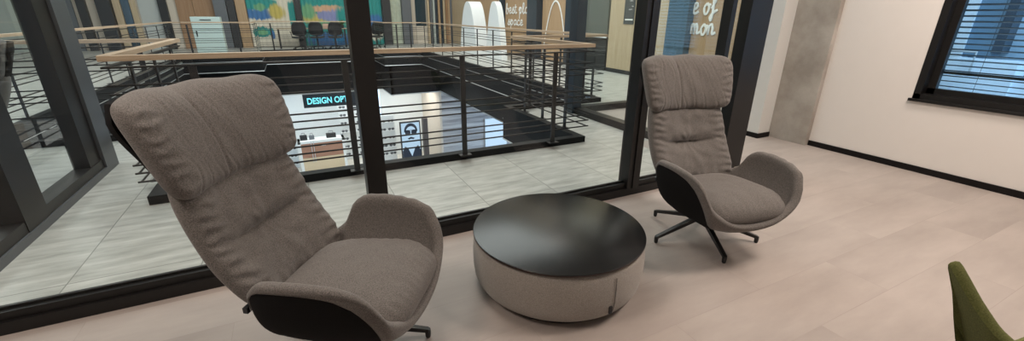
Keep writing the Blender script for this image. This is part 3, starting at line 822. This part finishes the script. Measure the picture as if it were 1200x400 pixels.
# office chairs
def office_chair():
    r = empty('office_chair')
    def bk(u, v, m, side, h): return (u*.27*(1-.10*v), .22+.05*v-.05*u*u+side*.035*h*-1, .80+v*.27)
    pad(20, 20, 3.2, 5, bk).build('backrest', M['black_plastic'], r, True, 80)
    def st(u, v, m, side, h): return (u*.26, v*.25-.02, .46+side*.045*h)
    pad(16, 16, 4, 4, st).build('seat', M['black_plastic'], r, True, 80)
    for s in (-1, 1):
        MB().tube([(s*.27, .10, .46), (s*.30, .10, .66), (s*.30, -.14, .68)], .018, 8).build('armrest', M['black_plastic'], r, True)
    MB().bar((0, .2, .42), (0, .26, .62), .08, .02, up=(0, 1, 0)).build('back_support', M['black_metal'], r)
    MB().tube([(0, 0, .10), (0, 0, .42)], .028, 12).build('gas_column', M['black_metal'], r, True)
    for k in range(5):
        a = radians(72*k+20); lg = MB().bar((0, 0, .12), (.29*cos(a), .29*sin(a), .075), .045, .03, w1=.03, h1=.02).build('base_arm', M['black_metal'], r)
        MB().lathe([(0, .06), (.025, .055), (.03, .03), (.025, .005), (0, 0)], 12, (.29*cos(a), .29*sin(a), 0)).build('caster', M['black_plastic'], lg, True)
    return r
oc = office_chair()
for i, (x, y, rz, lb) in enumerate(((.40, 19.72, 5, 'black office chair nearest the slim dark post, leftmost of the row at the far table'),
                               (1.05, 19.78, -6, 'black office chair between two others at the far meeting table'),
                               (1.74, 19.70, 4, 'black office chair just left of the central mullion, third at the far table'),
                               (3.46, 19.95, 12, 'black office chair just right of the central mullion by the blue curtain'))):
    o = oc if i == 0 else copy_tree(oc)
    o.location = (x, y, 0); o.rotation_euler.z = radians(180+rz)
    tag(o, lb, 'office chair', 'office chairs at the far table')
pp = tag(MB().box(-.11, .11, -.08, .08, 0, .17, .01).build('plant_pot', M['pot'], loc=(1.48, 20.5, .80)), 'small blush coloured pot on the far meeting table', 'pot')
pt = tag(empty('potted_plant', (2.15, 20.5, .80)), 'small green plant in a dark pot at the end of the far meeting table', 'plant')
MB().lathe([(0, 0), (.06, 0), (.08, .12), (0, .12)], 20).build('pot', M['black_plastic'], pt, True, 40)
f = MB()
for k in range(26):
    a = k*2.4; e = .05+.15*((k*37) % 10)/10; h = .10+.16*((k*53) % 10)/10
    f.tube([(0, 0, .1), (e*.5*cos(a), e*.5*sin(a), .12+h*.7), (e*cos(a), e*sin(a), .1+h)], [.006, .02, .003], 5)
f.build('foliage', M['leaf'], pt, True, 80)

# ---- right hand atrium wall
def rpanel(name, mat, y0, y1, label, cat, z0=0.0, z1=3.3, d=.05):
    o = MB().box(-d, 0, -(y1-y0)/2, (y1-y0)/2, 0, z1-z0, .004).build(name, mat, loc=(WALL_X, (y0+y1)/2, z0)); return tag(o, label, cat)
rpanel('column', M['navy'], 15.3, 15.5, 'thin dark post between the white arches and the lettered oak panel', 'column', d=.2)
rpanel('wall_panel', M['oak'], 16.0, 19.5, 'oak wall panel behind the left white arch', 'panel')
rpanel('wall_panel', M['oak'], 13.27, 15.28, 'oak wall panel lettered in white script right of the white arches', 'panel')
rpanel('column', M['navy'], 12.58, 13.23, 'dark column between the lettered oak panel and the panel with a white arch outline', 'column', d=.25)
rpanel('wall_panel', M['oak'], 10.95, 12.54, 'oak wall panel carrying a thin white arch outline', 'panel')
rpanel('column', M['navy'], 10.35, 10.92, 'dark navy column behind the steel corner column at the right', 'column', d=.25)
go = tag(empty('glazed_opening', (WALL_X, 9.75, 0)), 'dark glazed shopfront with thin white frame left of the beige panel', 'opening')
MB().box(-.06, 0, -.55, .58, .9, 3.3).build('dark_glazing', plain('smoky_green_glass', (.13, .14, .125), .15), go)
MB().box(-.06, 0, -.55, .58, 0, .86).build('lower_panel', M['black_plastic'], go)
MB().box(-.08, -.06, -.55, .58, .84, .885).box(-.08, -.06, .545, .58, .885, 3.3).build('white_frame', M['white'], go)
bp_ = rpanel('wall_panel', M['oak_pale'], 8.02, 9.14, 'pale oak panel with dark notice board left of the wide dark mullion', 'panel', z0=.1)
rpanel('trim_board', M['black_plastic'], 8.02, 9.14, 'black skirting under the pale oak panel with notice board', 'skirting', 0, .1, .055)
sg = tag(empty('notice_board', (WALL_X-.050, 8.42, 1.2)), 'dark grey notice board with white print on the pale oak panel', 'sign')
MB().box(-.015, 0, -.18, .18, 0, .75, .003).build('board', plain('dark_grey_board', (.06, .065, .065), .5), sg)
f = MB()
for k, (w0, w1_) in enumerate(((.13, .02), (.12, -.06), (.13, .06), (.10, -.02), (.13, -.10), (.09, .0))):
    z = .70-.055*k*(1.3 if k > 3 else 1)
    f.box(-.019, -.015, -w0, w1_+.02, z-.012, z)
f.box(-.019, -.015, -.15, .12, .09, .12)
f.build('print_lines', M['white_text'], sg)
rpanel('wall_panel', M['oak_pale'], 7.08, 7.72, 'pale oak panel seen between the wide mullion and the blue column', 'panel')
rpanel('column', plain('petrol_blue_column', (.035, .085, .13), .35), 6.52, 7.06, 'petrol blue column above the right hand lounge chair', 'column', d=.2)
rpanel('wall_panel', M['oak'], 5.45, 6.5, 'oak panel with white script above the right hand lounge chair', 'panel')

# handwriting
GL = {   # strokes in a box: x 0..w, y -0.5..1.6
 'a': (.9, [[(.7, .85), (.4, 1), (.1, .6), (.25, .05), (.6, .3), (.72, .85), (.72, .2), (.95, .12)]]),
 'b': (.8, [[(0, .2), (.3, 1.1), (.3, 1.7), (.12, 1.5), (.1, .1), (.4, .0), (.6, .5), (.4, .9), (.2, .7)], [(.5, .85), (.85, .8)]]),
 'c': (.75, [[(.6, .85), (.35, 1), (.1, .5), (.3, .02), (.75, .2)]]),
 'e': (.75, [[(.05, .4), (.5, .6), (.5, .95), (.25, .98), (.1, .5), (.3, .02), (.75, .25)]]),
 'f': (.8, [[(.1, .5), (.45, 1.2), (.45, 1.75), (.25, 1.5), (.3, .2), (.2, -.6), (.05, -.3), (.35, .1), (.8, .35)]]),
 'h': (.9, [[(0, .3), (.3, 1.2), (.25, 1.7), (.1, 1.4), (.1, 0), (.3, .8), (.5, .95), (.6, .6), (.62, .1), (.9, .2)]]),
 'l': (.55, [[(0, .2), (.35, 1.2), (.3, 1.7), (.12, 1.4), (.15, .15), (.3, .02), (.55, .2)]]),
 'm': (1.3, [[(0, .9), (.1, 0), (.15, .7), (.35, .98), (.48, .6), (.48, 0), (.55, .7), (.75, .98), (.9, .6), (.92, .1), (1.3, .25)]]),
 'n': (.95, [[(0, .9), (.1, 0), (.15, .7), (.4, .98), (.58, .6), (.6, .1), (.95, .25)]]),
 'o': (.85, [[(.4, .98), (.1, .6), (.2, .05), (.5, .05), (.65, .6), (.4, .98), (.55, .85), (.85, .85)]]),
 'p': (.85, [[(0, .5), (.2, 1.05), (.18, .4), (.15, -.9)], [(.18, .5), (.45, 1.0), (.65, .6), (.45, .05), (.2, .2)]]),
 's': (.7, [[(0, .1), (.4, 1.05), (.38, .8), (.6, .3), (.35, .0), (.1, .15)], [(.45, .05), (.7, .25)]]),
 't': (.55, [[(.25, 1.55), (.22, .2), (.35, .02), (.55, .2)], [(.0, 1.05), (.5, 1.1)]]),
 ' ': (.55, []), 'r': (.7, [[(0, .2), (.2, 1.05), (.3, .85), (.5, .85), (.45, .2), (.7, .2)]]),
}
def catmull(pts, n=6):
    out = []
    for i in range(len(pts)-1):
        p = [Vector(pts[max(0, min(len(pts)-1, j))]) for j in (i-1, i, i+1, i+2)]
        for k in range(n):
            t = k/n; out.append(.5*((2*p[1])+(-p[0]+p[2])*t+(2*p[0]-5*p[1]+4*p[2]-p[3])*t*t+(-p[0]+3*p[1]-3*p[2]+p[3])*t**3))
    out.append(Vector(pts[-1])); return out
def script_text(txt, y_left, z, h, r, label, x=WALL_X-.052, wide=1.0):
    m = MB(); cx = 0
    for c in txt:
        w, st = GL[c]
        for s in st:
            m.tube([(0, -(cx+p.x)*h*wide, p.y*h) for p in catmull(s)], r, 6)
        cx += w
    for v in m.bm.verts: v.co.x *= .35
    return tag(m.build('wall_lettering', M['white_text'], None, True, 60, loc=(x-.006, y_left, z)), label, 'lettering')
script_text('best pla', 15.2, 1.44, .20, .026, 'upper line of white handwriting on the far oak panel, reading best pla', wide=1.55)
script_text('space', 15.05, 1.04, .18, .026, 'lower line of white handwriting on the far oak panel, reading space', wide=1.7)
script_text('e of', 6.54, 1.44, .20, .027, 'upper line of white handwriting above the right hand chair, reading e of')
script_text('mon', 6.54, 1.05, .20, .027, 'lower line of white handwriting above the right hand chair, reading mon')
# white arch outline on the oak panel
pts = [(0, 11.74+.68*t, 1.80-1.62*abs(t)**2.1) for t in [i/20-1 for i in range(41)]]
ao = MB().tube([(0, y-11.74, z) for _, y, z in pts], .028, 6)
for v in ao.bm.verts: v.co.x *= .4
tag(ao.build('arch_outline', M['white_text'], None, True, 60, loc=(WALL_X-.0625, 11.74, 0)), 'thin white arch outline drawn on the oak panel at right', 'wall decoration')
# white free standing arches
def arch(x0, y0, y1, h, thick, label):
    yc = (y0+y1)/2; hw = (y1-y0)/2
    poly = [(hw*t, h*(1-abs(t)**2.4)) for t in [i/24-1 for i in range(49)]]
    o = MB().prism(poly, 'x', 0, thick).build('arch_sculpture', M['white'], None, True, 30, loc=(x0, yc, 0))
    return tag(o, label, 'sculpture', 'white arch sculptures')
arch(6.0, 14.62, 16.35, 1.84, .47, 'white solid arch sculpture left of its twin, behind the far right railing')
arch(6.1, 12.75, 14.05, 1.80, .2, 'white solid arch sculpture nearer the lettered oak panel')

# ================================================================== LOWER STOREY SHOP
struct(MB().box(-9, 3.6, 23.4, 23.6, ZL, -1.8).box(3.6, 5.7, 21.4, 21.6, ZL, -1.8).build('wall_shop_rear', M['shop_white']))
struct(MB().box(-9, 5.7, 19.9, 23.6, -1.83, -1.75).build('ceiling_shop', M['shop_white']))
struct(MB().box(5.66, 5.76, 18.4, 23.5, ZL, -1.8).build('wall_shop_right', M['cream']))
struct(MB().box(5.76, 9.3, 18.5, 18.7, ZL, -1.7).build('wall_striped', M['stripe']))
lp = tag(empty('light_panel', (8.5, 18.48, ZL)), 'glowing pale blue panel beside the grey striped wall downstairs', 'light panel')
MB().box(-.6, .6, -.05, 0, .1, 2.15, .004).build('frame', M['trim_metal'], lp)
MB().box(-.57, .57, -.06, -.05, .13, 2.12).build('lit_face', emit('pale_blue_light', (.55, .75, 1.0), 1.1), lp)
# shop sign with cyan letters
sgn = tag(empty('shop_sign', (1.25, 19.82, -2.15)), 'black shop sign with glowing cyan letters reading DESIGN OPT', 'sign')
MB().box(-1.1, 1.22, -.06, .06, -.26, .30, .004).build('sign_box', plain('sign_navy_black', (.006, .012, .018), .3), sgn)
MB().box(.62, 1.22, -.07, .05, -.44, -.27, .003).build('lower_plate', M['black_plastic'], sgn)
def text_mesh(txt, size, depth, mat, parent, loc, name='lettering', sx=1):
    cu = bpy.data.curves.new('tmp', 'FONT'); cu.body = txt; cu.size = size; cu.extrude = depth; cu.align_x = 'CENTER'; cu.offset = .008
    to = bpy.data.objects.new('tmp', cu); COL.objects.link(to)
    dg_ = bpy.context.evaluated_depsgraph_get()
    me = bpy.data.meshes.new_from_object(to.evaluated_get(dg_)); bpy.data.objects.remove(to)
    me.materials.clear(); me.materials.append(mat)
    o = bpy.data.objects.new(name, me); COL.objects.link(o); o.parent = parent
    o.rotation_euler = (pi/2, 0, 0); o.location = loc; o.scale = (sx, 1, 1); return o
text_mesh('DESIGN OPT', .36, .015, emit('cyan_letters', (.22, .85, 1.0), 1.4), sgn, (-.14, -.08, -.10), sx=.80)
f = MB()
for k in range(5): f.box(.86+.065*k, .91+.065*k, -.075, -.07, -.38, -.31)
f.build('print_lines', M['white_text'], sgn)
# poster stand: bearded face in sunglasses
ps = tag(empty('poster_display', (4.30, 18.62, ZL)), 'lit poster of a bearded man in sunglasses downstairs', 'poster')
MB().box(-.46, .46, -.05, .05, 0, 2.36, .006).build('display_frame', M['black_plastic'], ps)
MB().box(-.41, .41, -.056, -.05, .12, 2.30).build('lit_face', emit('poster_light', (.55, .75, .95), .9), ps)
navyp = plain('poster_navy', (.012, .02, .04), .5)
def disc(cx, cz, rx, rz, y0, y1, n=24, pw=1.0, a0=0, a1=2*pi):
    return [(cx+rx*cos(a0+(a1-a0)*k/n), cz+rz*sin(a0+(a1-a0)*k/n)) for k in range(n+(0 if a1-a0 > 6.2 else 1))]
f = MB()
f.prism([(-.41, .12), (.41, .12), (.41, 1.0), (.30, 1.22), (.16, 1.12), (0, .72), (-.16, 1.12), (-.30, 1.22), (-.41, 1.0)], 'y', -.062, -.056)   # jacket
f.build('jacket_print', navyp, ps)
f = MB()
f.prism(disc(-.13, 1.86, .125, .12, 0, 0), 'y', -.062, -.056); f.prism(disc(.15, 1.86, .125, .12, 0, 0), 'y', -.062, -.056)
f.box(-.26, .28, -.062, -.056, 1.94, 1.965)
f.build('sunglasses_print', navyp, ps)
f = MB()
o_ = disc(.01, 1.92, .30, .36, 0, 0, 20, 1, -.1, pi+.1); i_ = disc(.01, 1.90, .22, .24, 0, 0, 20, 1, -.1, pi+.1)
f.prism(o_+i_[::-1], 'y', -.062, -.056); f.build('hair_print', navyp, ps)
f = MB()
f.prism([(-.16, 1.58), (0, 1.65), (.18, 1.58), (.10, 1.53), (0, 1.56), (-.09, 1.53)], 'y', -.062, -.056)
f.build('moustache_print', navyp, ps)
tag(MB().box(-.11, .11, -.12, .12, 0, 2.42, .01).build('display_column', plain('dark_taupe', (.08, .065, .06), .5), loc=(5.02, 18.75, ZL)), 'dark taupe column right of the bearded man poster downstairs', 'column')
# counter
ct = tag(empty('shop_counter', (.65, 20.9, ZL)), 'white framed shop counter with red brown front downstairs', 'counter')
MB().box(-1.0, -.88, -.3, .3, 0, 1.42, .006).box(.88, 1.0, -.3, .3, 0, 1.42, .006).box(-1.0, 1.0, -.3, .3, 1.30, 1.42, .006).build('carcass', M['shop_white'], ct)
MB().box(-.88, .88, -.28, .28, .62, 1.30).build('front_panel', M['counter_brown'], ct)
MB().box(-.88, .88, -.285, .28, 0, .61).build('lower_panel', M['counter_beige'], ct)
MB().tube([(-.45, -.31, .4), (-.45, -.31, 1.41)], .014, 8).tube([(-.35, -.31, .4), (-.35, -.31, 1.41)], .014, 8).build('chrome_post', M['trim_metal'], ct)
MB().box(-.04, .16, -.30, -.28, 1.14, 1.2, .004).build('label_plate', M['white'], ct)
# things on the counter
def bag(x, w, h, mat, label, cat='bag'):
    o = empty('display_box' if cat == 'box' else 'bag', (.65+x, 20.9, ZL+1.42)); tag(o, label, cat)
    MB().box(-w/2, w/2, -.1, .1, 0, h, .015).build('body', mat, o)
    MB().tube([(-w*.25, 0, h), (-w*.2, 0, h+.10), (w*.2, 0, h+.10), (w*.25, 0, h)], .012, 6).build('handle', mat, o, True)
    return o
bag(-.72, .30, .22, M['black_plastic'], 'dark bag at the left end of the shop counter')
bag(-.38, .22, .18, M['slate'], 'slate grey bag on the shop counter beside the dark bag')
bag(.45, .42, .20, M['black_plastic'], 'wide dark bag at the right of the shop counter')
# eyewear wall bays
def bay(x, y, w, h, label, cols, rows):
    r = tag(empty('display_shelf', (x, y, ZL)), label, 'shelf', 'eyewear display shelves')
    MB().box(-w/2, w/2, 0, .08, 0, h, .006).build('back_panel', M['shop_white'], r)
    for j in range(rows):
        z = h*(j+.7)/(rows+.4)
        MB().box(-w/2+.03, w/2-.03, -.10, 0, z-.05, z-.03).build('shelf', M['white'], r)
    return r
eg = None
def glasses(x, y, z, idx, where):
    global eg
    if eg is None:
        eg = empty('eyeglasses')
        MB().tube([(.075+.055*cos(a), 0, .045*sin(a)) for a in [i*pi/6 for i in range(13)]], .012, 6).tube([(-.075+.055*cos(a), 0, .045*sin(a)) for a in [i*pi/6 for i in range(13)]], .012, 6).tube([(-.02, 0, .02), (.02, 0, .02)], .01, 6).build('frame_front', M['black_plastic'], eg, True)
        MB().box(-.13, -.02, -.004, .004, -.04, .04).box(.02, .13, -.004, .004, -.04, .04).build('lens', M['slate'], eg)
        MB().tube([(-.13, 0, .02), (-.13, .12, .02)], .008, 6).tube([(.13, 0, .02), (.13, .12, .02)], .008, 6).build('temple', M['black_plastic'], eg)
        o = eg
    else: o = copy_tree(eg)
    o.location = (x, y, z)
    return tag(o, 'dark glasses, ' + where, 'eyeglasses', 'eyeglasses on the shop shelves')
b1 = bay(2.15, 21.6, 1.1, 3.3, 'white eyewear shelf beside the counter, just left of the central mullion', 3, 8)
b2 = bay(-.95, 21.3, 1.1, 2.3, 'white eyewear shelf left of the counter, beside the near chair', 3, 6)
b3 = bay(3.45, 19.6, .75, 2.5, 'white eyewear shelf left of the bearded man poster', 2, 6)
RN = ['lowest shelf', 'second shelf up', 'third shelf up', 'fourth shelf up', 'fifth shelf up', 'sixth shelf up', 'seventh shelf up', 'eighth shelf up']
CN = {2: ['left', 'right'], 3: ['left', 'middle', 'right']}
for (bx, by, w_, h_, rows, cols, nm) in ((2.15, 21.6, 1.1, 3.3, 8, 3, 'shop shelf right of counter'), (-.95, 21.3, 1.1, 2.3, 6, 3, 'shop shelf left of counter'), (3.45, 19.6, .75, 2.5, 6, 2, 'shop shelf by poster')):
    for j in range(rows):
        for i in range(cols):
            glasses(bx-w_/2+w_*(i+.5)/cols, by-.07, ZL+h_*(j+.7)/(rows+.4)+.027, 0, '%s pair on %s of %s' % (CN[cols][i], RN[j], nm))

# ================================================================== OUTSIDE THE WINDOW
ob = tag(empty('building', (9.5, 2.5, -4)), 'pale blue building facade outside, seen through the slat blind', 'building')
BM_ = plain('facade_white', (.80, .86, .90), .7); BG = plain('facade_glass', (.17, .27, .36), .3); BD = plain('facade_dark', (.03, .05, .075), .4)
MB().box(.0, .4, .45, 4, 3.2, 8).build('white_wall', BM_, ob)
MB().box(.3, .7, -6, .45, 3.2, 8).build('blue_glazing', plain('facade_blue', (.42, .55, .64), .4), ob)
MB().box(.05, .3, .12, .48, 4.85, 8).build('grey_panel', BG, ob)
MB().box(.0, .3, .02, .13, 4.9, 8).build('dark_column', BD, ob)
MB().box(-.4, .0, -.3, .45, 3.5, 4.82).build('parapet', plain('parapet_white', (.80, .86, .90), .6), ob)
MB().box(-.35, .0, -6, -.3, 3.2, 4.60).build('low_wall', BM_, ob)
MB().tube([(-.45, .45, 4.93), (-.45, .15, 4.93), (-.45, .15, 4.6)], .018, 8).build('handrail', M['trim_metal'], ob)
struct(MB().box(6.5, 14, -12, 2.2, -.5, -.3).build('terrace_floor', plain('terrace_paving', (.5, .55, .58), .8)))

# ================================================================== LIGHT
def area(name, loc, rot, sx, sy, power, col):
    l = bpy.data.lights.new(name, 'AREA'); l.shape = 'RECTANGLE'; l.size = sx; l.size_y = sy; l.energy = power; l.color = col
    o = bpy.data.objects.new(name, l); COL.objects.link(o); o.location = loc; o.rotation_euler = rot; return o
WARM = (1, .85, .74)
for x, y, p in ((2.9, .5, 66), (4.4, 1.2, 36), (.5, 2.0, 16), (3.4, -.8, 6), (-1.3, 1.3, 38)):
    area('ceiling_lamp', (x, y, ZC-.03), (0, 0, 0), .6, .6, p, WARM)
COOL = (.95, 1, .98)
area('alcove_fill', (4.2, 2.95, ZC-.03), (0, 0, 0), .4, .3, 8, COOL)  # added fill to brighten the alcove wall, no known fitting
area('skylight', (2.2, 11, 8.6), (0, 0, 0), 9, 14, 1550, COOL)
area('walkway_fill', (1.0, 3.1, 3.3), (0, 0, 0), 5, .5, 60, COOL)
area('walkway_fill', (-4.6, 9, 3.6), (0, 0, 0), 1.5, 9, 150, COOL)  # added fill for the otherwise dark left walkway
area('corridor_fill', (5.6, 4.4, ZC-.03), (0, 0, 0), 2.5, 1.0, 30, (1, .95, .88))  # made-up source, added to lift the dark glazed corridor
area('walkway_fill', (6.2, 8.5, 3.4), (0, 0, 0), 1.2, 5, 40, (1, .96, .9))  # added fill for the right walkway and its wall panels
area('shop_lamp', (.6, 21, -1.9), (0, 0, 0), 5, 2, 130, (.97, 1, .99))
area('shop_lamp', (4.6, 19.6, -1.9), (0, 0, 0), 1.6, 1.5, 55, (1, .97, .92))
area('lower_hall_lamp', (3.5, 13, -1.2), (radians(35), 0, 0), 3, 1, 90, (1, 1, 1))

wd = bpy.data.worlds.new('world'); SC.world = wd; wd.use_nodes = True
bg = wd.node_tree.nodes['Background']
bg.inputs[0].default_value = (.50, .68, .90, 1); bg.inputs[1].default_value = 2.8

SC.view_settings.view_transform = 'Standard'; SC.view_settings.look = 'None'
SC.view_settings.exposure = 0; SC.view_settings.gamma = 1; SC.view_settings.use_curve_mapping = False
